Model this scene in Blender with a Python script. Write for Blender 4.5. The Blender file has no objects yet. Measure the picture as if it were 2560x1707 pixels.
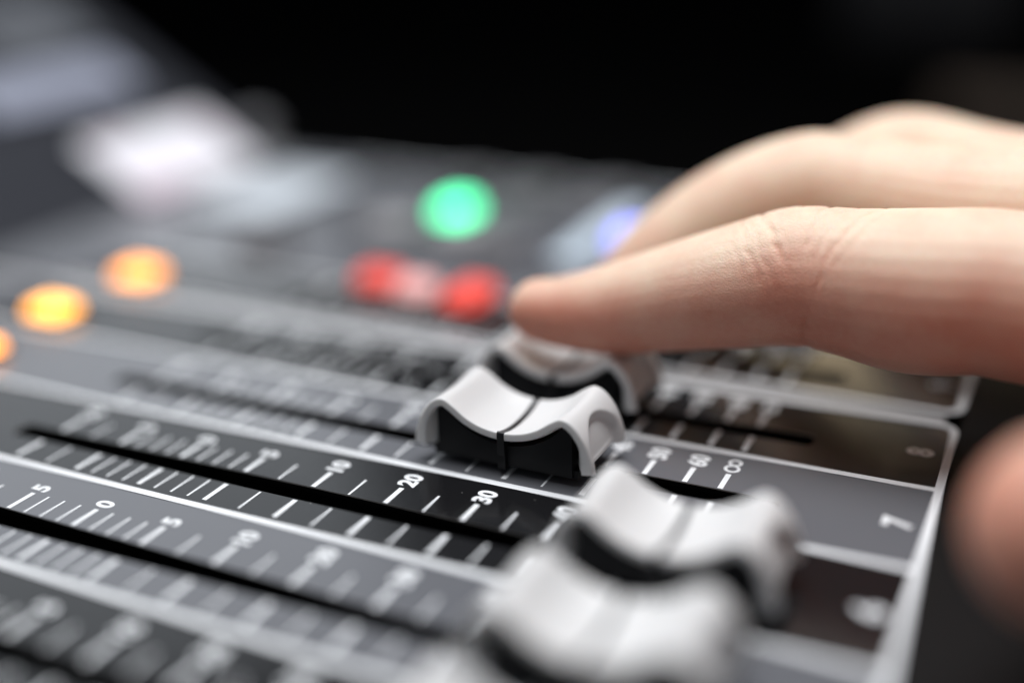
import bpy, bmesh, math, random
import numpy as np
from mathutils import Matrix, Vector
random.seed(4)
S = 0.00117                      # one drawing unit (a twentieth of the 10..0 dB span) in metres
scene = bpy.context.scene
COL = scene.collection

# ------------------------------------------------------------------ camera
CX, CY, CZ = 115.169, -89.502, 65.124
YAW, PIT, ROL, FPX = -0.456, 0.371, -0.027, 2880.0
CAMP = [115.169, -89.502, 65.124, -0.456, 0.371, -0.027, 2.88]
CAMP = [115.16896, -89.50170, 65.12411, -0.45587, 0.37100, -0.02655, 2.88004]
CX, CY, CZ, YAW, PIT, ROL = CAMP[:6]; FPX = CAMP[6] * 1000
fw = np.array([math.sin(YAW) * math.cos(PIT), math.cos(YAW) * math.cos(PIT), -math.sin(PIT)])
rt0 = np.array([math.cos(YAW), -math.sin(YAW), 0.0]); up0 = np.cross(rt0, fw)
rt = rt0 * math.cos(ROL) + up0 * math.sin(ROL)
up = -rt0 * math.sin(ROL) + up0 * math.cos(ROL)
CAM = np.array([CX, CY, CZ])
K = 2560 / 2352.0
def at(px, py, depth):
    """a point in the place, met at this depth along the sight line of the survey photograph"""
    x, y = px * K, py * K
    return CAM + depth * (fw + rt * (x - 1280) / FPX - up * (y - 853.5) / FPX)

cd = bpy.data.cameras.new('camera'); co = bpy.data.objects.new('camera', cd); COL.objects.link(co)
M = Matrix(((rt[0], up[0], -fw[0], CX * S), (rt[1], up[1], -fw[1], CY * S), (rt[2], up[2], -fw[2], CZ * S), (0, 0, 0, 1)))
co.matrix_world = M
cd.sensor_width = 36; cd.lens = FPX / 2560 * 36
cd.clip_start = 0.005; cd.clip_end = 60
cd.dof.use_dof = True; cd.dof.focus_distance = 135.5 * S
APER = 14.0 * S
cd.dof.aperture_fstop = cd.lens / 1000 / APER
scene.camera = co

# ------------------------------------------------------------------ materials
def mat(name, color, rough=0.5, spec=0.5, metal=0.0, emis=None, estr=0.0, coat=0.0, sss=0.0, sssr=None, bump=None, vary=None, ior=1.5):
    m = bpy.data.materials.new(name); m.use_nodes = True
    nt = m.node_tree; b = nt.nodes['Principled BSDF']
    b.inputs['Base Color'].default_value = (*color, 1)
    b.inputs['Roughness'].default_value = rough
    b.inputs['Specular IOR Level'].default_value = spec
    b.inputs['IOR'].default_value = ior
    b.inputs['Metallic'].default_value = metal
    b.inputs['Coat Weight'].default_value = coat
    if emis:
        b.inputs['Emission Color'].default_value = (*emis, 1); b.inputs['Emission Strength'].default_value = estr
    if sss:
        b.inputs['Subsurface Weight'].default_value = sss
        b.inputs['Subsurface Radius'].default_value = tuple(r * S for r in sssr)
        b.inputs['Subsurface Scale'].default_value = 1.0
    tc = nt.nodes.new('ShaderNodeTexCoord')
    if vary:   # (scale per unit, amount)
        n = nt.nodes.new('ShaderNodeTexNoise'); n.inputs['Scale'].default_value = vary[0] / S; n.inputs['Detail'].default_value = 5
        nt.links.new(tc.outputs['Object'], n.inputs['Vector'])
        mr = nt.nodes.new('ShaderNodeMapRange'); mr.inputs['To Min'].default_value = rough - vary[1]; mr.inputs['To Max'].default_value = rough + vary[1]
        nt.links.new(n.outputs['Fac'], mr.inputs['Value']); nt.links.new(mr.outputs['Result'], b.inputs['Roughness'])
    if bump:   # (scale per unit, strength, distance in units)
        n = nt.nodes.new('ShaderNodeTexNoise'); n.inputs['Scale'].default_value = bump[0] / S; n.inputs['Detail'].default_value = 4
        nt.links.new(tc.outputs['Object'], n.inputs['Vector'])
        bp = nt.nodes.new('ShaderNodeBump'); bp.inputs['Strength'].default_value = bump[1]; bp.inputs['Distance'].default_value = bump[2] * S
        nt.links.new(n.outputs['Fac'], bp.inputs['Height']); nt.links.new(bp.outputs['Normal'], b.inputs['Normal'])
    return m

def film(name, color, rough):
    """printed polycarbonate overlay: satin gloss, faint orange peel, a few dust flecks and hair scratches"""
    m = mat(name, color, rough, vary=(0.35, 0.035), bump=(1.4, 0.05, 0.02))
    nt = m.node_tree; b = nt.nodes['Principled BSDF']
    tc = nt.nodes['Texture Coordinate']
    v = nt.nodes.new('ShaderNodeTexVoronoi'); v.inputs['Scale'].default_value = 0.42 / S; v.inputs['Randomness'].default_value = 1
    nz = nt.nodes.new('ShaderNodeTexNoise'); nz.inputs['Scale'].default_value = 1.1 / S
    mx = nt.nodes.new('ShaderNodeMix'); mx.data_type = 'RGBA'; mx.blend_type = 'LINEAR_LIGHT'; mx.inputs['Factor'].default_value = 0.0006
    nt.links.new(tc.outputs['Object'], nz.inputs['Vector'])
    nt.links.new(tc.outputs['Object'], mx.inputs['A']); nt.links.new(nz.outputs['Color'], mx.inputs['B'])
    nt.links.new(mx.outputs['Result'], v.inputs['Vector'])
    lt = nt.nodes.new('ShaderNodeMath'); lt.operation = 'LESS_THAN'; lt.inputs[1].default_value = 0.04
    nt.links.new(v.outputs['Distance'], lt.inputs[0])
    c = nt.nodes.new('ShaderNodeMix'); c.data_type = 'RGBA'
    c.inputs['A'].default_value = (*color, 1); c.inputs['B'].default_value = (0.22, 0.22, 0.21, 1)
    nt.links.new(lt.outputs[0], c.inputs['Factor']); nt.links.new(c.outputs['Result'], b.inputs['Base Color'])
    return m

MT = {}
MT['dark'] = film('black_printed_film', (0.010, 0.010, 0.011), 0.14)
MT['light'] = film('grey_printed_film', (0.140, 0.144, 0.158), 0.15)
MT['print'] = mat('white_screen_print', (0.88, 0.90, 0.92), 0.5)
MT['slotm'] = mat('black_slot_plastic', (0.002, 0.002, 0.002), 0.8, spec=0.1)
MT['edge'] = mat('cut_film_edge', (0.50, 0.46, 0.42), 0.35)
MT['chassis'] = mat('black_painted_metal', (0.005, 0.0045, 0.0045), 0.55, spec=0.15, vary=(0.3, 0.05), bump=(3, 0.15, 0.04))
MT['cap'] = mat('white_satin_plastic', (0.75, 0.745, 0.74), 0.42, sss=0.12, sssr=(1.2, 1.0, 0.8), bump=(4, 0.08, 0.02), vary=(0.4, 0.04))
MT['body'] = mat('black_moulded_plastic', (0.003, 0.003, 0.004), 0.45, spec=0.25)
MT['line'] = mat('black_rubber_line', (0.008, 0.008, 0.009), 0.38)
MT['grey'] = mat('grey_button_plastic', (0.42, 0.42, 0.43), 0.4)
MT['mid'] = mat('dark_grey_button_plastic', (0.20, 0.20, 0.21), 0.4)
MT['bezel'] = mat('dark_screen_bezel', (0.035, 0.037, 0.045), 0.25)
MT['metal'] = mat('steel_pin', (0.5, 0.5, 0.5), 0.3, metal=1)
MT['floor'] = mat('black_cloth', (0.0035, 0.0035, 0.0036), 1.0, spec=0.0)

def glow(name, col, s, base=(0.3, 0.3, 0.3)):
    return mat(name, base, 0.35, emis=col, estr=s)

# ------------------------------------------------------------------ helpers
def mesh_obj(name, V, F, m, parent=None, smooth=False, loc=None):
    me = bpy.data.meshes.new(name)
    me.from_pydata([(float(x) * S, float(y) * S, float(z) * S) for x, y, z in V], [], F)
    me.validate(); me.update()
    mats = m if isinstance(m, (list, tuple)) else [m]
    for q in mats: me.materials.append(q)
    if smooth: me.shade_smooth()
    o = bpy.data.objects.new(name, me); COL.objects.link(o)
    if parent: o.parent = parent
    if loc is not None: o.location = tuple(c * S for c in loc)
    return o
def empty(name, loc, label, cat, group=None):
    o = bpy.data.objects.new(name, None); COL.objects.link(o)
    o.empty_display_size = 0.01
    o.location = tuple(c * S for c in loc); o['label'] = label; o['category'] = cat
    if group: o['group'] = group
    return o
class MB:
    def __init__(s): s.V = []; s.F = []
    def add(s, V, F):
        n = len(s.V); s.V += [tuple(v) for v in V]; s.F += [tuple(i + n for i in f) for f in F]
    def box(s, x0, x1, y0, y1, z0, z1):
        s.add([(x0, y0, z0), (x1, y0, z0), (x1, y1, z0), (x0, y1, z0), (x0, y0, z1), (x1, y0, z1), (x1, y1, z1), (x0, y1, z1)],
              [(0, 3, 2, 1), (4, 5, 6, 7), (0, 1, 5, 4), (1, 2, 6, 5), (2, 3, 7, 6), (3, 0, 4, 7)])
    def quad(s, x0, x1, y0, y1, z):
        s.add([(x0, y0, z), (x1, y0, z), (x1, y1, z), (x0, y1, z)], [(0, 1, 2, 3)])
    def poly(s, pts, z):
        s.add([(x, y, z) for x, y in pts], [tuple(range(len(pts)))])
    def ring(s, cx, cy, rx, ry, t, z, n=28):
        a = [2 * math.pi * i / n for i in range(n)]
        V = [(cx + rx * math.cos(q), cy + ry * math.sin(q), z) for q in a] + [(cx + (rx - t) * math.cos(q), cy + (ry - t) * math.sin(q), z) for q in a]
        s.add(V, [(i, (i + 1) % n, n + (i + 1) % n, n + i) for i in range(n)])
    def build(s, name, m, parent=None, smooth=False, loc=None): return mesh_obj(name, s.V, s.F, m, parent, smooth, loc)

def rounded_box(w, d, h, r, seg=4, taper=0.0):
    """keycap: rounded in plan and along its top edge, base at z=0"""
    mb = MB(); rings = []
    def outline(inset, z):
        pts = []
        rr = max(r - inset * 0.5, 0.1)
        hw, hd = w / 2 - inset, d / 2 - inset
        for cx, cy, a0 in ((hw - rr, hd - rr, 0), (-hw + rr, hd - rr, 90), (-hw + rr, -hd + rr, 180), (hw - rr, -hd + rr, 270)):
            for i in range(seg + 1):
                a = math.radians(a0 + 90 * i / seg); pts.append((cx + rr * math.cos(a), cy + rr * math.sin(a), z))
        return pts
    er = min(0.6, h * 0.4)
    levels = [(0, 0), (taper, h - er)] + [(taper + er * (1 - math.cos(math.radians(t))), h - er + er * math.sin(math.radians(t))) for t in (30, 60, 90)]
    for ins, z in levels: rings.append(outline(ins, z))
    n = len(rings[0]); V = [p for R in rings for p in R]; F = []
    for k in range(len(rings) - 1):
        for i in range(n): F.append((k * n + i, k * n + (i + 1) % n, (k + 1) * n + (i + 1) % n, (k + 1) * n + i))
    F.append(tuple((len(rings) - 1) * n + i for i in range(n))); F.append(tuple(reversed(range(n))))
    return V, F

_tc = {}
def text_mesh(s, size, bold=0.042):
    key = (s, size)
    if key in _tc: return _tc[key]
    c = bpy.data.curves.new('t', 'FONT'); c.body = s; c.size = size; c.offset = bold * size; c.align_x = 'LEFT'; c.resolution_u = 6
    o = bpy.data.objects.new('t', c); COL.objects.link(o)
    dg = bpy.context.evaluated_depsgraph_get(); dg.update()
    me = bpy.data.meshes.new_from_object(o.evaluated_get(dg))
    V = [tuple(v.co) for v in me.vertices]; F = [tuple(p.vertices) for p in me.polygons]
    bpy.data.objects.remove(o); bpy.data.curves.remove(c); bpy.data.meshes.remove(me)
    x0 = min(v[0] for v in V); y0 = min(v[1] for v in V); x1 = max(v[0] for v in V); y1 = max(v[1] for v in V)
    V = [(v[0] - x0, v[1] - y0) for v in V]
    _tc[key] = (V, F, x1 - x0, y1 - y0); return _tc[key]
def put_text(mb, s, size, u, v, z, align='left', stretch=1.0):
    """lettering read from the operator's side: runs along +v with its top towards -u; centred on u"""
    V, F, w, h = text_mesh(s, size)
    off = 0 if align == 'left' else -w * stretch / 2
    mb.add([(u + h / 2 - y, v + off + x * stretch, z) for x, y in V], F)

# ------------------------------------------------------------------ the mixing console
P = 18.266
console = empty('mixing_console', (0, 0, 0), 'black broadcast mixing console with white scales, fader slots and lit buttons', 'mixing console')
W1, W2, W3, W4, W5, W6 = 1.35, 5.65, 5.75, 8.95, 9.0, 12.9
SL0, SL1 = -6.0, 91.6
UR = 107.43; UL = -50.0
MAJ = [(0, '10'), (10, '5'), (20, '0'), (30, '5'), (40, '10'), (50, '20'), (60, '30'), (70, '40'), (75, '50'), (80, '60'), (84.3, 'inf')]
MINOR = [5, 12.5, 15, 17.5, 22.5, 25, 27.5, 35, 45, 55, 65]
TH = 0.7
def frange(a, b, n): return [a + (b - a) * i / n for i in range(n + 1)]

def slot_outline():
    r = 0.9; pts = []
    for cx, cy, a0 in ((SL1 - r, W4 - r, 0), (SL0 + r, W4 - r, 90), (SL0 + r, W3 + r, 180), (SL1 - r, W3 + r, 270)):
        for i in range(5):
            a = math.radians(a0 + 22.5 * i); pts.append((cx + r * math.cos(a), cy + r * math.sin(a)))
    return pts
def strip_plate(m, v0, width, parent):
    """one printed channel strip: a thin plate with its fader slot cut through"""
    bm = bmesh.new()
    out = [(UL, 0), (UR, 0), (UR, width), (UL, width)]
    hole = slot_outline()
    ov = [bm.verts.new((x, y, 0)) for x, y in out]; hv = [bm.verts.new((x, y, 0)) for x, y in hole]
    edges = [bm.edges.new((ov[i], ov[(i + 1) % 4])) for i in range(4)] + [bm.edges.new((hv[i], hv[(i + 1) % len(hv)])) for i in range(len(hv))]
    bmesh.ops.triangle_fill(bm, edges=edges, use_beauty=True, use_dissolve=False)
    bm.normal_update()
    for f in bm.faces:
        if f.normal.z < 0: f.normal_flip()
    bm.verts.index_update()
    V = [tuple(v.co) for v in bm.verts]; F = [tuple(v.index for v in f.verts) for f in bm.faces]
    bm.free()
    nh = len(hole); base = len(V)
    V += [(x, y, -0.13) for x, y in hole] + [(x, y, -TH) for x, y in hole]
    for i in range(nh):
        j = (i + 1) % nh
        F.append((4 + i, 4 + j, base + j, base + i)); F.append((base + i, base + j, base + nh + j, base + nh + i))
    nF = len(F) - 2 * nh
    mb2 = len(V)
    V += [(x, y, -TH) for x, y in out]
    for i in range(4):
        j = (i + 1) % 4; F.append((i, mb2 + i, mb2 + j, j))
    o = mesh_obj('channel_strip', V, F, [m, MT['edge'], MT['slotm']], parent, loc=(0, v0, 0))
    for k in range(nF, nF + 2 * nh): o.data.polygons[k].material_index = 1 if (k - nF) % 2 == 0 else 2
    return o
def slot_trough(parent):
    mb = MB(); h = slot_outline(); n = len(h)
    grow = [(x + (0.25 if x > 40 else -0.25), y + (0.25 if y > 7.3 else -0.25)) for x, y in h]
    V = [(x, y, -TH - 0.02) for x, y in grow] + [(x, y, -9) for x, y in grow]
    mb.add(V, [(i, (i + 1) % n, n + (i + 1) % n, n + i) for i in range(n)] + [tuple(n + i for i in range(n))])
    return mb.build('fader_slot', MT['slotm'], parent)

marks_mesh = None
def scale_marks(parent):
    mb = MB(); z = 0.035
    for u, s in MAJ:
        mb.quad(u - .33, u + .33, W1, W2 - .12, z); mb.quad(u - .33, u + .33, W5 + .06, W6, z)
    for u in MINOR:
        mb.quad(u - .15, u + .15, W1, W2 - .12, z); mb.quad(u - .15, u + .15, W5 + .06, W6, z)
    return mb.build('scale_marks', MT['print'], parent)
def scale_numerals(parent):
    mb = MB(); z = 0.035
    for u, s in MAJ:
        if s == 'inf':
            mb.ring(u, 14.35, 1.0, 0.98, .40, z); mb.ring(u, 15.95, .88, .86, .38, z)
        else:
            put_text(mb, s, 3.15, u, 13.45, z, stretch=0.92)
    return mb.build('scale_numerals', MT['print'], parent)
first = {}
def channel(k, num, m, v0=None):
    v0 = k * P if v0 is None else v0
    st = strip_plate(m, v0, P, console)
    for nm, fn in (('fader_slot', slot_trough), ('scale_marks', scale_marks), ('scale_numerals', scale_numerals)):
        if nm in first:
            c = first[nm].copy(); COL.objects.link(c); c.parent = st
        else: first[nm] = fn(st)
    mb = MB(); put_text(mb, num, 4.2, 104.2, 9.2, 0.035, 'center', 0.95)
    mb.build('channel_number', MT['print'], st)
    return st
for k, num, m in ((-4, '2', 'light'), (-3, '3', 'light'), (-2, '4', 'dark'), (-1, '5', 'light'), (0, '6', 'dark'), (1, '7', 'light'), (2, '8', 'dark')):
    channel(k, {-4: '2', -3: '3'}.get(k, num), MT[m])
V9 = 58.9
channel(3, '9', MT['dark'], V9)

# frame lines of the banks (printed, with rounded outer corners)
def frame_lines(v_lo, v_hi, seps, corner=True, corner_lo=False):
    mb = MB(); z = 0.07; t = 0.5; r = 2.6
    for s in seps: mb.quad(UL, UR - t, s - .5, s + .5, z)
    # top line + rounded corner + right line
    pts_o, pts_i = [], []
    def arc(cx, cy, a0, a1, R):
        return [(cx + R * math.cos(math.radians(a0 + (a1 - a0) * i / 10)), cy + R * math.sin(math.radians(a0 + (a1 - a0) * i / 10))) for i in range(11)]
    O = [(UL, v_hi + t)] + arc(UR - r + t, v_hi - r + t, 90, 0, r) ; I = [(UL, v_hi - t)] + arc(UR - r + t, v_hi - r + t, 90, 0, r - 2 * t)
    if corner_lo:
        O += arc(UR - r + t, v_lo + r - t, 0, -90, r) + [(UL, v_lo - t)]; I += arc(UR - r + t, v_lo + r - t, 0, -90, r - 2 * t) + [(UL, v_lo + t)]
    else:
        O += [(UR + t, v_lo)]; I += [(UR - t, v_lo)]
    n = len(O)
    mb.add([(x, y, z) for x, y in O] + [(x, y, z) for x, y in I], [(i, i + 1, n + i + 1, n + i) for i in range(n - 1)])
    o = mb.build('frame_lines', MT['print'], console); o.data.flip_normals(); return o
frame_lines(-4 * P, 3 * P - 0.1, [k * P for k in range(-3, 3)])
frame_lines(V9 + .1, 157, [V9 + P], corner_lo=True)

# second bank plate beyond strip nine
mb = MB(); mb.box(UL, UR, V9 + P + .02, 157, -TH, 0); mb.build('button_panel', MT['light'], console)
# chassis under everything, with a trench between the banks
mb = MB()
mb.box(UR + .52, 190, -110, 159, -14, -0.25)
mb.box(UL - .02, UR + .5, 157.52, 159, -14, -0.3)
mb.box(-150, 190, -110, 159, -20, -14.1)
ch = mb.build('chassis', MT['chassis'], console)
mb = MB(); mb.box(-79.5, UL - .02, -110, 3 * P, -14, -0.05); mb.box(-79.5, UL - .02, 3 * P + 4.7, 159, -14, -0.05); mb.build('rear_panel', MT['light'], console)
mb = MB(); mb.box(-78, UR - 1.6, 3 * P + .7, V9 - .7, -14, -0.25); mb.build('trim_bar', MT['grey'], console)

# meter bridge rising at the back of the console
AL = math.radians(32); UB = -77.0
def br(L, v, h=0.0): return (UB - L * math.cos(AL) + h * math.sin(AL), v, L * math.sin(AL) + h * math.cos(AL))
def bridge_box(name, L0, L1, v0, v1, h0, h1, m, parent):
    V = [br(L, v, h) for h in (h0, h1) for L, v in ((L0, v0), (L0, v1), (L1, v1), (L1, v0))]
    F = [(0, 3, 2, 1), (4, 5, 6, 7), (0, 1, 5, 4), (1, 2, 6, 5), (2, 3, 7, 6), (3, 0, 4, 7)]
    F = [tuple(reversed(f)) for f in F]
    return mesh_obj(name, V, F, m, parent)
bridge = bridge_box('meter_bridge', -1, 110, -110, 161, -12, 0, MT['bezel'], console)
def pane(L0, L1, v0, v1, m, lab):
    fr = bridge_box('screen_bezel', L0 - 1.5, L1 + 1.5, v0 - 1.5, v1 + 1.5, 0.0, 0.8, MT['bezel'], bridge)
    o = bridge_box('lit_screen', L0, L1, v0, v1, 0.82, 0.95, m, bridge); o['label'] = lab
    return o
SC_W = glow('screen_white_light', (0.93, 0.90, 0.95), 1.12, (0.02, 0.02, 0.02))
nt = SC_W.node_tree; b = nt.nodes['Principled BSDF']; tc = nt.nodes['Texture Coordinate']
n = nt.nodes.new('ShaderNodeTexNoise'); n.inputs['Scale'].default_value = 0.07 / S; n.inputs['Detail'].default_value = 0
nt.links.new(tc.outputs['Object'], n.inputs['Vector'])
r = nt.nodes.new('ShaderNodeValToRGB'); r.color_ramp.elements[0].position = .35; r.color_ramp.elements[1].position = .6
r.color_ramp.elements[0].color = (0.75, 0.62, 0.72, 1); r.color_ramp.elements[1].color = (0.92, 0.93, 1.0, 1)
nt.links.new(n.outputs['Fac'], r.inputs['Fac']); nt.links.new(r.outputs['Color'], b.inputs['Emission Color'])
SC_L = glow('screen_lavender_light', (0.26, 0.28, 0.36), 1.25, (0.02, 0.02, 0.02))
SC_D = glow('screen_dim_light', (0.11, 0.12, 0.14), 1.0, (0.02, 0.02, 0.02))
SC_B = glow('screen_pale_blue_light', (0.52, 0.57, 0.63), 1.25, (0.05, 0.05, 0.05))
pane(0.3, 22, 109, 152, SC_W, 'bright white screen low on the bridge')
pane(36, 50, 98, 146, SC_L, 'dim lavender screen above the white one')
pane(56, 71, 118, 149, SC_D, 'faint grey screen at the top of the bridge')
# small label display lying on the desk in front of the bridge
mb = MB(); mb.box(-63, -37, 105, 144, 0.02, 1.2); fr = mb.build('label_display', MT['bezel'], console)
mb = MB(); mb.box(-61.5, -38.5, 106.5, 142.5, 1.22, 1.4); mb.build('lit_screen', SC_B, fr)

# lit and unlit push buttons
GL = {'orange': glow('amber_button_light', (1.0, 0.33, 0.045), 3.8, (0.6, 0.3, 0.1)),
      'yellow': glow('yellow_button_light', (1.0, 0.38, 0.055), 4.2, (0.6, 0.4, 0.1)),
      'green': glow('green_button_light', (0.05, 0.80, 0.34), 6.0, (0.1, 0.5, 0.3)),
      'red': glow('red_button_light', (0.78, 0.075, 0.055), 1.05, (0.5, 0.06, 0.05)),
      'pink': glow('pink_button_light', (0.80, 0.40, 0.38), 1.0, (0.5, 0.3, 0.3)),
      'blue': glow('violet_button_light', (0.20, 0.20, 1.0), 3.1, (0.3, 0.3, 0.6)),
      'grey': MT['grey'], 'mid': MT['mid']}
def button(u, v, w, d, h, kind, lab=None, z=0.0):
    V, F = rounded_box(w + 1.2, d + 1.2, 0.6, 0.9)
    col = mesh_obj('push_button', V, F, MT['chassis'], console, loc=(u, v, z + 0.01))
    V, F = rounded_box(w, d, h, 0.9, taper=0.25)
    cap = mesh_obj('key_top', V, F, GL[kind], col, loc=(0, 0, 0.62))
    if lab: col['label'] = lab
    return col
for k, kind in ((-3, 'mid'), (-2, 'mid'), (-1, 'mid'), (0, 'orange'), (1, 'orange'), (2, 'yellow')):
    button(-33.9 if k == 1 else -36.5, k * P + 6.2, 7.4, 6.0, 1.6, kind, None if kind == 'mid' else 'lit amber push button')
button(-36.5, V9 + 4.8, 7.4, 6.5, 1.6, 'orange', 'lit amber push button farthest back in its row')
for u, v, w, d, kind, lab in (
        (7.5, 76.8, 7.5, 6.5, 'red', 'lit red push button, left of the pair'), (16.5, 74.6-0, 6.5, 6, 'pink', 'pale pink lit push button between two red ones'),
        (27, 74.5, 6.5, 10.5, 'red', 'lit red push button, right of the pair'),
        (-2, 124, 6.2, 8.5, 'green', 'lit green push button on the far panel'), (41, 117, 7, 8, 'blue', 'lit violet push button beside the finger'),
        (-8, 107, 10, 10, 'grey', None), (20, 103, 10, 10, 'mid', None), (8, 107, 10, 10, 'grey', None), (-26, 88, 9, 9, 'mid', None),
        (10, 131, 9, 9, 'mid', None), (26, 131, 9, 9, 'mid', None), (-10, 147, 9, 9, 'mid', None), (8, 147, 9, 9, 'mid', None), (26, 147, 9, 9, 'mid', None),
        (44, 82, 9, 8, 'mid', None), (60, 82, 9, 8, 'mid', None), (61, 119, 8, 8, 'mid', None), (80, 121, 8, 8, 'mid', None), (80, 82, 9, 8, 'mid', None)):
    button(u, v, w, d, 2.4, kind, lab)
# pale blue lit strip running away under the fingers
mb = MB(); mb.box(29.5, 36.5, 100, 141, 0.02, 0.7); sp = mb.build('light_strip', MT['bezel'], console)
mb = MB(); mb.box(30, 36, 100.5, 140.5, 0.72, 0.9); mb.build('diffuser', glow('strip_pale_blue_light', (0.36, 0.43, 0.50), 2.0, (0.1, 0.1, 0.1)), sp)
# screw and its glint near the corner of the second bank
mb = MB()
for i in range(1):
    a = [2 * math.pi * q / 24 for q in range(24)]
    mb.add([(102 + 1.9 * math.cos(q), 67.5 + 1.9 * math.sin(q), 0.0) for q in a] + [(102 + 1.5 * math.cos(q), 67.5 + 1.5 * math.sin(q), 0.9) for q in a],
           [(i, (i + 1) % 24, 24 + (i + 1) % 24, 24 + i) for i in range(24)] + [tuple(24 + i for i in range(24))])
# short joystick at the far end of the bridge foot
mb = MB(); N = 28
prof = [(6, 0), (6, 1.2), (3.6, 2.5), (3.2, 5), (4.0, 7.5), (4.2, 9.5), (3.4, 11.4), (1.3, 12.3)]
V = []; F = []
for rr, zz in prof: V += [(rr * math.cos(2 * math.pi * i / N), rr * math.sin(2 * math.pi * i / N), zz) for i in range(N)]
for k in range(len(prof) - 1):
    for i in range(N): F.append((k * N + i, k * N + (i + 1) % N, (k + 1) * N + (i + 1) % N, (k + 1) * N + i))
F.append(tuple((len(prof) - 1) * N + i for i in range(N)))
mesh_obj('joystick', V, F, MT['mid'], console, smooth=True, loc=(-80, 157, -1.0))

# ------------------------------------------------------------------ fader caps
OUT = [(11.85, 2.45), (11.55, 4.2), (10.65, 6.5), (9.25, 8.25), (7.8, 8.85), (6.4, 8.2), (4.6, 6.95), (2.5, 6.1), (0, 5.78)]
OUT = [(-x, z) for x, z in OUT] + [(x, z) for x, z in OUT[:-1]][::-1]
def catmull(pts, n):
    pts = [np.array(q, float) for q in pts]; P_ = [2 * pts[0] - pts[1]] + pts + [2 * pts[-1] - pts[-2]]; out = []
    for i in range(1, len(P_) - 2):
        for j in range(n):
            t = j / n; a, b_, c, d = P_[i - 1:i + 3]
            out.append(0.5 * ((2 * b_) + (-a + c) * t + (2 * a - 5 * b_ + 4 * c - d) * t * t + (-a + 3 * b_ - 3 * c + d) * t ** 3))
    out.append(pts[-1]); return np.array(out)
PROF = catmull(OUT, 9)
tan = np.gradient(PROF, axis=0); tan /= np.linalg.norm(tan, axis=1)[:, None]
NRM = np.stack([-tan[:, 1], tan[:, 0]], 1)     # outward (up)
HV = 5.4
def sm(x, a, b_):
    t = np.clip((x - a) / (b_ - a), 0, 1); return t * t * (3 - 2 * t)
THK = 1.02 + 0.55 * sm(-PROF[:, 1], -6.5, -3.0) * (np.abs(PROF[:, 0]) > 9)
def cap_grid():
    vs = [-HV, -HV + .05, -HV + .14, -HV + .3, -HV + .5] + list(np.linspace(-HV + .8, HV - .8, 25)) + [HV - .5, HV - .3, HV - .14, HV - .05, HV]
    outer = []
    for v in vs:
        t = abs(v) / HV; e = HV - abs(v)
        q = PROF.copy()
        # saddle: the finger rest dips between the raised lips, the ends are scooped
        lip = 1 - t ** 2.2
        q[:, 1] -= 0.62 * lip * sm(-np.abs(q[:, 0]), -8.6, -5.5)
        q[:, 1] -= 0.28 * lip * (np.abs(q[:, 0]) >= 0)
        scoop = sm(1 - t, 0.20, 0.42)
        rad = np.sqrt((np.clip(PROF[:, 1] - 3.6, 0, 9) / 4.3) ** 2 + (v / 4.5) ** 2)
        side = (np.abs(PROF[:, 0]) > 8.4) * (1 - sm(rad, 0.80, 1.04))
        q[:, 0] -= np.sign(q[:, 0]) * side * 0.95
        q[:, 1] -= side * 0.35
        q[:, 1] += 0.9 * scoop * sm(-PROF[:, 1], -4.2, -2.4)
        rr = 0.28
        off = rr - math.sqrt(max(rr * rr - (rr - min(e, rr)) ** 2, 0))
        q = q - NRM * off
        outer.append(np.column_stack([q[:, 0], np.full(len(q), v), q[:, 1]]))
    return vs, outer
VS, OG = cap_grid()
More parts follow.
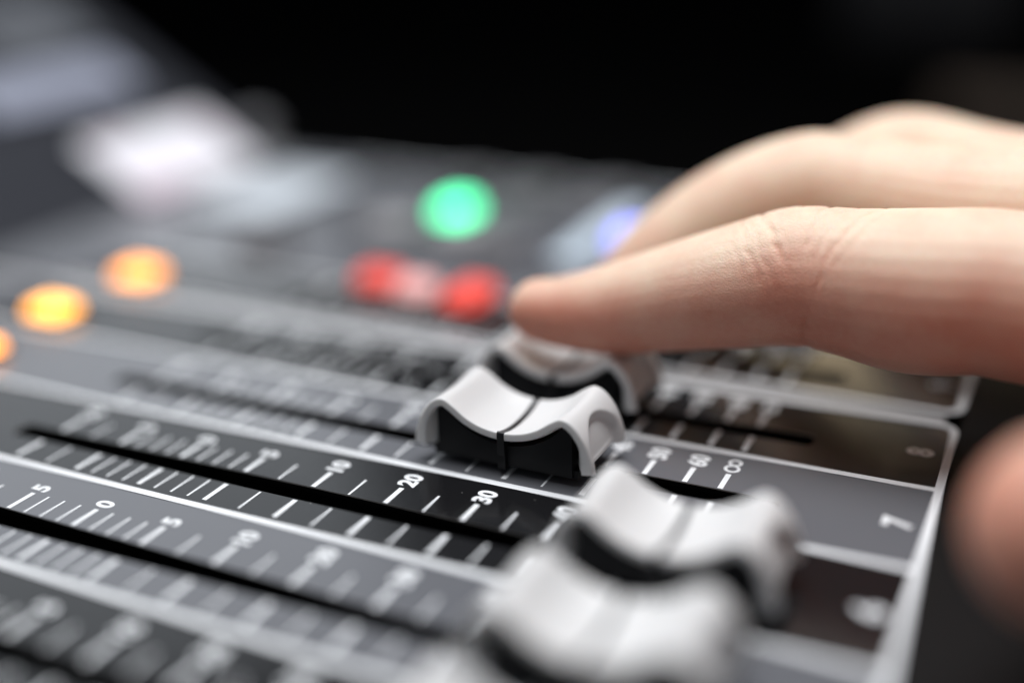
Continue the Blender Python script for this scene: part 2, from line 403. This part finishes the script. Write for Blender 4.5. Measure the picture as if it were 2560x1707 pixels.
def make_cap():
    root = empty('fader_cap', (0, 0, 0), 'x', 'fader cap', 'white fader caps on the console')
    n = len(PROF); V = []; F = []
    inner = []
    for v, g in zip(VS, OG):
        off = 0.28 - math.sqrt(max(0.28 ** 2 - (0.28 - min(HV - abs(v), 0.28)) ** 2, 0))
        q = np.column_stack([g[:, 0], g[:, 2]]) - NRM * (THK - off - 0.10 * (HV - abs(v) < 0.1))[:, None]
        inner.append(np.column_stack([q[:, 0], g[:, 1], q[:, 1]]))
    for g in OG: V += [tuple(x) for x in g]
    for g in inner: V += [tuple(x) for x in g]
    m = len(VS); off = n * m
    for j in range(m - 1):
        for i in range(n - 1):
            a = j * n + i
            F.append((a, a + 1, a + n + 1, a + n)); F.append((off + a, off + a + n, off + a + n + 1, off + a + 1))
    for i in range(n - 1):
        F.append((i, off + i, off + i + 1, i + 1)); b_ = (m - 1) * n
        F.append((b_ + i, b_ + i + 1, off + b_ + i + 1, off + b_ + i))
    for j in range(m - 1):
        a = j * n; F.append((a, a + n, off + a + n, off + a)); a = j * n + n - 1; F.append((a, off + a, off + a + n, a + n))
    sh = mesh_obj('cap_shell', V, F, MT['cap'], root, smooth=True)
    bm = bmesh.new(); bm.from_mesh(sh.data); bmesh.ops.recalc_face_normals(bm, faces=bm.faces); bm.to_mesh(sh.data); bm.free()
    sh.data.set_sharp_from_angle(angle=math.radians(50))
    # indicator line, wrapping over both lips
    c = n // 2; mb = MB(); hw = 0.42
    path = []
    for v, g in zip(VS, OG): path.append((v, g[c, 2] + 0.09))
    path[0] = (-HV - .05, path[0][1] - .08); path[-1] = (HV + .05, path[-1][1] - .08)
    path = [(-HV - .05, 3.0)] + path + [(HV + .05, 3.0)]
    V = []; F = []
    for v, z in path:
        e = min(HV - abs(v), 1) if abs(v) < HV else 0
        w_ = hw * (1.12 if e < .3 else .86)
        V += [(-w_, v, z), (w_, v, z), (w_, v * 0.985, z - .3), (-w_, v * 0.985, z - .3)]
    for k in range(len(path) - 1):
        for i in range(4): F.append((k * 4 + i, k * 4 + (i + 1) % 4, k * 4 + 4 + (i + 1) % 4, k * 4 + 4 + i))
    ln = mesh_obj('indicator_line', V, F, MT['line'], root)
    bm = bmesh.new(); bm.from_mesh(ln.data); bmesh.ops.recalc_face_normals(bm, faces=bm.faces); bm.to_mesh(ln.data); bm.free()
    # black core
    g = inner[0]; idx = [i for i in range(n) if abs(g[i, 0]) < 8.9]
    top = [(g[i, 0], min(inner[len(VS) // 2][i, 2], g[i, 2]) - .06) for i in idx]
    poly = [(-8.9, 1.1), (8.9, 1.1)] + top[::-1]
    k = len(poly); V = [(x, -HV + .75, z) for x, z in poly] + [(x, HV - .75, z) for x, z in poly]
    F = [tuple(range(k)), tuple(reversed(range(k, 2 * k)))] + [(i, k + i, k + (i + 1) % k, (i + 1) % k) for i in range(k)]
    mb = MB(); mb.add(V, F)
    mb.box(-.5, .5, -HV + .12, HV - .12, 0.9, 4.4)
    mb.box(-9.6, 9.6, -HV + 1.1, HV - 1.1, 0.95, 2.0)
    cr = mb.build('cap_core', MT['body'], root)
    bm = bmesh.new(); bm.from_mesh(cr.data); bmesh.ops.recalc_face_normals(bm, faces=bm.faces); bm.to_mesh(cr.data); bm.free()
    mb = MB(); mb.box(-2.4, 2.4, -.55, .55, -7, 1.0); mb.build('fader_stem', MT['metal'], root)
    return root
cap = make_cap()
caps = [(59.5, 25.6, 'sharp white fader cap in channel 7, in front of the touched cap'),
        (58.1, 43.9, 'white fader cap in channel 8, pressed by the index finger'),
        (85.2, 7.35, 'blurred white fader cap in channel 6, right of the 40 mark'),
        (84.6, -10.9, 'large blurred white fader cap in channel 5, at the bottom of the view'),
        (84.6, -29.2, 'white fader cap in channel 4, cut by the bottom edge of the view')]
for i, (u, v, lab) in enumerate(caps):
    if i == 0: c = cap
    else:
        c = cap.copy(); COL.objects.link(c)
        for ch_ in list(cap.children):
            q = ch_.copy(); COL.objects.link(q); q.parent = c
    c.location = (u * S, v * S, 0); c['label'] = lab

# ------------------------------------------------------------------ the hand
def sweep(cs, ra, rb, seg=28, sub=8, caps_=(True, True), upv=(0, 0, 1)):
    """tapered limb through centres cs with half-heights ra (towards upv) and half-widths rb"""
    D = np.column_stack([np.array(cs, float), ra, rb]); D = catmull(list(D), sub)
    C_, A, B = D[:, :3], D[:, 3], D[:, 4]
    T = np.gradient(C_, axis=0); T /= np.linalg.norm(T, axis=1)[:, None]
    rings = []
    def ring(c, t, a, b_):
        u_ = np.array(upv, float); x = np.cross(t, u_); x /= np.linalg.norm(x); y = np.cross(x, t)
        th = np.linspace(0, 2 * np.pi, seg, endpoint=False)
        return c + np.outer(np.cos(th) * b_, x) + np.outer(np.sin(th) * a, y)
    if caps_[0]:
        for q in (88, 72, 54, 36, 18):
            a = math.radians(q); rings.append(ring(C_[0] - T[0] * A[0] * 1.0 * math.sin(a), T[0], A[0] * math.cos(a), B[0] * math.cos(a)))
    for i in range(len(C_)): rings.append(ring(C_[i], T[i], A[i], B[i]))
    if caps_[1]:
        for q in (18, 36, 54, 72, 88):
            a = math.radians(q); rings.append(ring(C_[-1] + T[-1] * A[-1] * math.sin(a), T[-1], A[-1] * math.cos(a), B[-1] * math.cos(a)))
    V = [tuple(x) for R in rings for x in R]; F = []
    for k in range(len(rings) - 1):
        for i in range(seg): F.append((k * seg + i, k * seg + (i + 1) % seg, (k + 1) * seg + (i + 1) % seg, (k + 1) * seg + i))
    F.append(tuple(reversed(range(seg)))); F.append(tuple((len(rings) - 1) * seg + i for i in range(seg)))
    return V, F
H = MB()
def limb(rows, wide=1.0, **kw):
    """rows of (x, y, depth, half-height in photograph pixels)"""
    cs = [at(x, y, d) for x, y, d, h in rows]; ra = [h * K * d / FPX for x, y, d, h in rows]
    w_ = wide if isinstance(wide, (list, tuple)) else [wide] * len(rows)
    V, F = sweep(cs, ra, [r_ * q for r_, q in zip(ra, w_)], **kw); H.add(V, F); return cs, ra
IDX = [(1242, 712, 154.5, 74), (1300, 716, 153.5, 86), (1400, 711, 151.3, 104), (1500, 694, 148.3, 117), (1600, 675, 145.5, 131), (1700, 657, 143.2, 144),
       (1800, 641, 141.3, 156), (1870, 640, 140, 160), (1960, 649, 138, 170), (2060, 661, 136, 183), (2160, 669, 134, 191), (2260, 671, 132, 193), (2352, 684, 130.5, 198), (2520, 700, 128, 215), (2700, 700, 127, 245)]
idx_c, idx_r = limb(IDX, 1.0)
MID = [(1405, 690, 171, 62), (1440, 655, 170, 78), (1520, 590, 168, 98), (1620, 520, 166, 110), (1740, 462, 163, 120), (1850, 433, 160.5, 127), (1910, 432, 159, 126),
       (2020, 452, 156, 132), (2150, 478, 153, 142), (2352, 500, 149, 162), (2560, 520, 146, 190), (2760, 560, 144, 215)]
mid_c, mid_r = limb(MID, 1.0)
RNG = [(1640, 640, 186, 60), (1700, 590, 184, 76), (1800, 520, 181, 92), (1920, 430, 177, 104), (2030, 378, 173, 112), (2110, 370, 171, 113), (2230, 402, 167, 118),
       (2352, 440, 163, 138), (2560, 480, 160, 165), (2740, 530, 159, 190)]
rng_c, rng_r = limb(RNG, 1.0)
LIT = [(1960, 640, 198, 55), (2030, 590, 195, 68), (2130, 520, 191, 80), (2260, 450, 186, 90), (2352, 440, 182, 96), (2520, 480, 178, 120), (2700, 540, 175, 150)]
limb(LIT, 1.0)
# palm: four metacarpal runs and the wrist
W0 = (3560, 860)
for (x, y, d, h), dz in ((IDX[-1], -9), (MID[-1], -3), (RNG[-1], 3), (LIT[-1], 9)):
    limb([(x - 60, y, d, h * .95), (x + 260, y + 70, d * .6 + (143 + dz) * .4, h * 1.0), (W0[0] - 300, W0[1] - 60, 143 + dz, 250), (W0[0], W0[1], 143 + dz * .7, 235), (W0[0] + 500, W0[1] + 110, 143 + dz * .7, 240)], 1.1)
limb([(2800, 690, 152, 190), (3100, 780, 147, 230), (3560, 860, 143, 240), (3950, 950, 143, 250), (4700, 1130, 143, 290)], [1.6, 1.7, 1.3, 1.35, 1.4])
# thumb hanging in front, close to the lens
THB = [(2462, 1218, 92, 236), (2572, 1202, 93.4, 284), (2680, 1182, 95.8, 303), (2800, 1150, 99, 310), (2950, 1100, 104, 325), (3100, 1040, 111, 340), (3300, 960, 122, 330), (3500, 900, 135, 280)]
limb(THB, 0.95)
hand = H.build('hand', MT['cap'])
md = hand.modifiers.new('r', 'REMESH'); md.mode = 'VOXEL'; md.voxel_size = 0.34 * S; md.use_smooth_shade = True
s2 = hand.modifiers.new('s', 'SMOOTH'); s2.factor = 0.5; s2.iterations = 9
dg = bpy.context.evaluated_depsgraph_get(); dg.update()
me = bpy.data.meshes.new_from_object(hand.evaluated_get(dg))
hand.modifiers.clear(); hand.data = me; me.name = 'hand'

# creases and folds of the index finger, worked into the mesh
co_ = np.empty(len(me.vertices) * 3); me.vertices.foreach_get('co', co_); X = co_.reshape(-1, 3) / S
nr = np.empty(len(me.vertices) * 3); me.vertices.foreach_get('normal', nr); Nn = nr.reshape(-1, 3)
def axis_coords(cs, X):
    A = catmull(list(np.array(cs)), 12); seg = np.linalg.norm(np.diff(A, axis=0), axis=1); cum = np.r_[0, np.cumsum(seg)]
    best = np.full(len(X), 1e9); s_ = np.zeros(len(X)); T_ = np.zeros((len(X), 3)); Q = np.zeros((len(X), 3))
    for i in range(len(A) - 1):
        d = A[i + 1] - A[i]; L2 = d @ d; t = np.clip(((X - A[i]) @ d) / L2, 0, 1); q = A[i] + t[:, None] * d
        dd = np.linalg.norm(X - q, axis=1); m_ = dd < best
        best[m_] = dd[m_]; s_[m_] = cum[i] + t[m_] * seg[i]; T_[m_] = d / math.sqrt(L2); Q[m_] = (X - q)[m_]
    # angle round the finger: 0 on top, +90 towards the viewer, 180 underneath
    upz = np.array([0, 0, 1.0]); y = upz - T_ * (T_ @ upz)[:, None]; y /= np.linalg.norm(y, axis=1)[:, None]; x = np.cross(T_, y)
    th = np.degrees(np.arctan2((Q * x).sum(1), (Q * y).sum(1)))
    return s_, th, best
near = (X[:, 0] < 135) & (X[:, 1] < 62) & (X[:, 2] > 4)
sI, thI, rI = axis_coords(idx_c[:-1], X[near])
cm = np.cumsum([0] + [np.linalg.norm(idx_c[i + 1] - idx_c[i]) for i in range(len(idx_c) - 1)])
def s_at(px): return float(np.interp(px, [r_[0] for r_ in IDX], cm))
# which sign of the angle faces the camera
side = 1.0
tst = axis_coords(idx_c[:-1], np.array([idx_c[6] + (CAM - idx_c[6]) / np.linalg.norm(CAM - idx_c[6]) * 4]))[1][0]
if tst < 0: side = -1.0
th = thI * side
print('index face angle', tst, 's PIP', s_at(1860), 'verts', len(X))
disp = np.zeros(len(sI))
def groove(s0, depth, w_, a0, a1, slope=0.0, curve=0.0, ac=45, soft=14):
    global disp
    c = s0 + slope * (th - ac) / 45 + curve * ((th - ac) / 45) ** 2
    mk = sm(th, a0 - soft, a0 + soft) * (1 - sm(th, a1 - soft, a1 + soft))
    ph = s0 * 3.7; wob = 0.62 + .38 * np.sin(np.radians(th) * 5 + ph) * np.sin(np.radians(th) * 11 + ph * 2.3)
    c = c + .14 * np.sin(np.radians(th) * 9 + ph) + .07 * np.sin(np.radians(th) * 23 + ph * 1.7)
    disp -= depth * wob * np.exp(-((sI - c) / w_) ** 2) * mk
s0 = s_at(1830)
for dpx, dep, w_, a0, a1, sl, cu in ((-112, .05, .28, 5, 70, .9, .35), (-84, .08, .28, -10, 80, 1.2, .35), (-58, .06, .25, 0, 85, 1.5, .35), (-22, .15, .32, -30, 66, 1.9, .3), (-5, .05, .25, 0, 60, 1.6, .3), (20, .05, .28, -30, 30, 0.6, 0.2),
                                 (52, .14, .34, -30, 45, -.3, .1), (80, .06, .28, -20, 75, -1.2, .4), (112, .09, .30, -20, 85, -2.2, .5), (140, .05, .3, -10, 80, -2.7, .5)):
    dep *= 2.5; w_ *= .9
    groove(s0 + dpx * (s_at(1900) - s_at(1800)) / 100 * .95, dep, w_, a0, a1, sl, cu)
groove(s_at(1880), .22, .7, 100, 190, -.5, 0, 120); groove(s_at(1866), .12, .28, 88, 190, -.6, 0, 120)
groove(s_at(1490), .14, .55, 98, 190, .4, 0, 120); groove(s_at(1476), .07, .28, 85, 190, .5, 0, 120)
groove(s_at(1432), .07, .35, 40, 75, 1.2, 0, 60); groove(s_at(1455), .05, .3, 60, 95, -1.0, 0, 70)
# soft swelling over the knuckle and of the pads
disp += .35 * np.exp(-((sI - s_at(1850)) / 3.5) ** 2) * sm(-np.abs(th), -60, -10)
disp += .45 * np.exp(-((sI - s_at(2080)) / 5.5) ** 2) * sm(th, 80, 130)
disp -= .0
X2 = X.copy(); X2[near] += Nn[near] * (disp * (rI < 14))[:, None]
# press the pad against the cap
me.vertices.foreach_set('co', (X2 * S).ravel()); me.update(); me.shade_smooth()
# masks for the skin colour: flushed sides and pads, painted lower-side shade, darker creases
flush_shade = np.zeros(len(X)); cr = np.zeros(len(X))
fl = sm(th, 30, 95) * 0.8 + 0.32 * sm(-sI, -s_at(1520), -s_at(1300))  # pink tip and side, with the finger's lower-side shade painted into the colour
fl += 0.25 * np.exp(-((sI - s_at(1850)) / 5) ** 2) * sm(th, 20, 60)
flush_shade[near] = np.clip(fl, 0, 1); cr[near] = np.clip(-disp / .4, 0, .45)
flush_shade = np.maximum(flush_shade, .42 * sm(-X[:, 1], -30, 5) * sm(-X[:, 2], -45, -25) * (0.4 + .6 * sm(-X[:, 0], -150, -118)))      # thumb
for nm, arr in (('flush_shade', flush_shade), ('crease', cr)):
    a = me.attributes.new(nm, 'FLOAT', 'POINT'); a.data.foreach_set('value', arr.astype(np.float32))

def skin():
    m = bpy.data.materials.new('skin'); m.use_nodes = True; nt = m.node_tree; b = nt.nodes['Principled BSDF']; L = nt.links
    def node(t, **kw):
        q = nt.nodes.new(t)
        for k_, v_ in kw.items(): q.inputs[k_].default_value = v_
        return q
    tc = node('ShaderNodeTexCoord'); fa = nt.nodes.new('ShaderNodeAttribute'); fa.attribute_name = 'flush_shade'; ca = nt.nodes.new('ShaderNodeAttribute'); ca.attribute_name = 'crease'
    n1 = node('ShaderNodeTexNoise', Scale=0.16 / S, Detail=5.0); L.new(tc.outputs['Object'], n1.inputs['Vector'])
    n2 = node('ShaderNodeTexNoise', Scale=1.3 / S, Detail=4.0); L.new(tc.outputs['Object'], n2.inputs['Vector'])
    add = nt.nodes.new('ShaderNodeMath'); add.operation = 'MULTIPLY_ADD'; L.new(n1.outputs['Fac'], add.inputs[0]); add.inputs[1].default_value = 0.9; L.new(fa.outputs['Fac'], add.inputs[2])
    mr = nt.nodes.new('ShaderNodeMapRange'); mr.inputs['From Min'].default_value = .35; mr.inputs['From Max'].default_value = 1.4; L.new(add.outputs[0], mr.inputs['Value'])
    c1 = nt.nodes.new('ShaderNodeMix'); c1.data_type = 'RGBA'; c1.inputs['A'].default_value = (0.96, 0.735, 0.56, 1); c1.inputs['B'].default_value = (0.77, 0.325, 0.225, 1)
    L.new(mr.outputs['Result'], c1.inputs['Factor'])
    c2 = nt.nodes.new('ShaderNodeMix'); c2.data_type = 'RGBA'; c2.blend_type = 'MULTIPLY'; c2.inputs['B'].default_value = (0.86, 0.70, 0.62, 1)  # creases tinted redder and darker in the base colour
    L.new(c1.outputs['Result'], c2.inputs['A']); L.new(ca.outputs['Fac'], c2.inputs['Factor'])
    c3 = nt.nodes.new('ShaderNodeMix'); c3.data_type = 'RGBA'; c3.blend_type = 'SOFT_LIGHT'; c3.inputs['Factor'].default_value = .22
    L.new(c2.outputs['Result'], c3.inputs['A']); L.new(n2.outputs['Fac'], c3.inputs['B']); L.new(c3.outputs['Result'], b.inputs['Base Color'])
    b.inputs['Roughness'].default_value = .48; b.inputs['Specular IOR Level'].default_value = .42
    b.inputs['Subsurface Weight'].default_value = .35; b.inputs['Subsurface Radius'].default_value = (2.6 * S, 0.9 * S, 0.45 * S); b.inputs['Subsurface Scale'].default_value = 1.0
    # fine criss-cross of the skin
    v1 = node('ShaderNodeTexVoronoi', Scale=2.3 / S); v1.feature = 'DISTANCE_TO_EDGE'; L.new(tc.outputs['Object'], v1.inputs['Vector'])
    mp = nt.nodes.new('ShaderNodeMapping'); mp.inputs['Rotation'].default_value = (0.3, 0.5, 0.2); mp.inputs['Scale'].default_value = (1.0, 1.4, 3.2); L.new(tc.outputs['Object'], mp.inputs['Vector'])
    n3 = node('ShaderNodeTexNoise', Scale=1.6 / S, Detail=6.0, Roughness=.65); L.new(mp.outputs['Vector'], n3.inputs['Vector'])
    cl = nt.nodes.new('ShaderNodeMath'); cl.operation = 'MINIMUM'; cl.inputs[1].default_value = .16; L.new(v1.outputs['Distance'], cl.inputs[0])
    m1 = nt.nodes.new('ShaderNodeMath'); m1.operation = 'MULTIPLY_ADD'; L.new(cl.outputs[0], m1.inputs[0]); m1.inputs[1].default_value = 2.2; L.new(n3.outputs['Fac'], m1.inputs[2])
    bp = nt.nodes.new('ShaderNodeBump'); bp.inputs['Strength'].default_value = .5; bp.inputs['Distance'].default_value = .13 * S
    L.new(m1.outputs[0], bp.inputs['Height']); L.new(bp.outputs['Normal'], b.inputs['Normal'])
    return m
MT['skin'] = skin()
me.materials.clear(); me.materials.append(MT['skin'])
hand['label'] = 'bare hand reaching in from the right, index finger pressing a white fader cap'
hand['category'] = 'hand'

# finger nails (thin curved plates lying in the skin)
SGN = -1 if side > 0 else 1
MT['nail'] = mat('finger_nail', (0.80, 0.52, 0.43), 0.3, sss=.2, sssr=(1.5, .7, .5))
def nail(cs, rs, t0, t1, half=55, lift=.06):
    A = catmull(list(np.column_stack([np.array(cs), rs])), 10); n0, n1 = int(t0), int(t1); V = []; F = []
    rows = list(range(n0, n1 + 1)); nb = 13
    T = np.gradient(A[:, :3], axis=0); T /= np.linalg.norm(T, axis=1)[:, None]
    for layer in (0.0, -.35):
        for i in rows:
            f = (i - n0) / (n1 - n0); wd = half * (1 - .5 * max(0, (0.3 - f) / .3) ** 2) * (1 - .45 * max(0, (f - .75) / .25) ** 2)
            u_ = np.array([0, 0, 1.0]); x = np.cross(T[i], u_); x /= np.linalg.norm(x); y = np.cross(x, T[i])
            for j in range(nb):
                a = math.radians(90 - 38 * SGN + wd * (2 * j / (nb - 1) - 1)); r_ = A[i, 3] + lift + layer
                V.append(tuple(A[i, :3] + r_ * (math.cos(a) * x + math.sin(a) * y)))
    R = len(rows)
    for k in range(R - 1):
        for j in range(nb - 1):
            a = k * nb + j; F.append((a, a + 1, a + nb + 1, a + nb)); o_ = R * nb; F.append((o_ + a, o_ + a + nb, o_ + a + nb + 1, o_ + a + 1))
    o_ = R * nb
    for j in range(nb - 1): F.append((j, o_ + j, o_ + j + 1, j + 1)); q = (R - 1) * nb + j; F.append((q, q + 1, o_ + q + 1, o_ + q))
    for k in range(R - 1): a = k * nb; F.append((a, a + nb, o_ + a + nb, o_ + a)); a = k * nb + nb - 1; F.append((a, o_ + a, o_ + a + nb, a + nb))
    o = mesh_obj('finger_nail', V, F, MT['nail'], hand, smooth=True); return o
nail(idx_c[:4], idx_r[:4], 3, 19, 48, .02)
nail(mid_c[:4], mid_r[:4], 2, 17, 46, .02); nail(rng_c[:4], rng_r[:4], 2, 14, 46, .02)

# dim chair far behind the hand
def far_box(name, px, py, depth, w, d, h, m, parent):
    V, F = rounded_box(w, d, h, min(w, d) * .3); c = at(px, py, depth) - (np.array(CH) if parent else 0)
    return mesh_obj(name, V, F, m, parent, smooth=True, loc=tuple(c))
CH = tuple(at(2230, 260, 620))
chair = empty('chair', CH, 'dark blurred chair in the dim room behind the hand', 'chair')
far_box('backrest', 2120, 120, 640, 90, 18, 70, mat('charcoal_upholstery', (0.035, 0.035, 0.038), .9, spec=.1, bump=(.5, .3, .5)), chair)
far_box('armrest', 2330, 310, 600, 75, 22, 20, mat('brown_leather', (0.12, 0.09, 0.07), .6, bump=(.5, .2, .3)), chair)

# ------------------------------------------------------------------ setting and light
mb = MB(); mb.quad(-9000, 9000, -4000, 12000, -60); fl_ = mb.build('floor', MT['floor']); fl_['kind'] = 'structure'

w = bpy.data.worlds.new('World'); scene.world = w; w.use_nodes = True
bg = w.node_tree.nodes['Background']; bg.inputs['Color'].default_value = (0.84, 0.91, 1.0, 1); bg.inputs['Strength'].default_value = 0.11
def area(name, loc, target, size, power, color, sy=None):
    l = bpy.data.lights.new(name, 'AREA'); l.shape = 'RECTANGLE'; l.size = size * S; l.size_y = (sy or size) * S; l.energy = power; l.color = color
    o = bpy.data.objects.new(name, l); COL.objects.link(o); o.location = tuple(c * S for c in loc)
    d = Vector(target) - Vector(loc); o.rotation_euler = d.to_track_quat('-Z', 'Y').to_euler(); return o
area('ceiling_light', (15, 70, 420), (60, 20, 0), 330, 3.3, (0.975, 0.98, 1.0), 260)
area('window_light', (-560, 420, 330), (20, 60, 0), 560, 0.9, (0.88, 0.94, 1.0), 380)
area('warm_lamp', (35, 560, 160), (95, 66, 0), 150, 0.12, (1.0, 0.78, 0.48), 90)

scene.view_settings.view_transform = 'Standard'; scene.view_settings.look = 'None'
scene.view_settings.exposure = 0; scene.view_settings.gamma = 1
scene.cycles.use_denoising = True
scene.cycles.max_bounces = 8
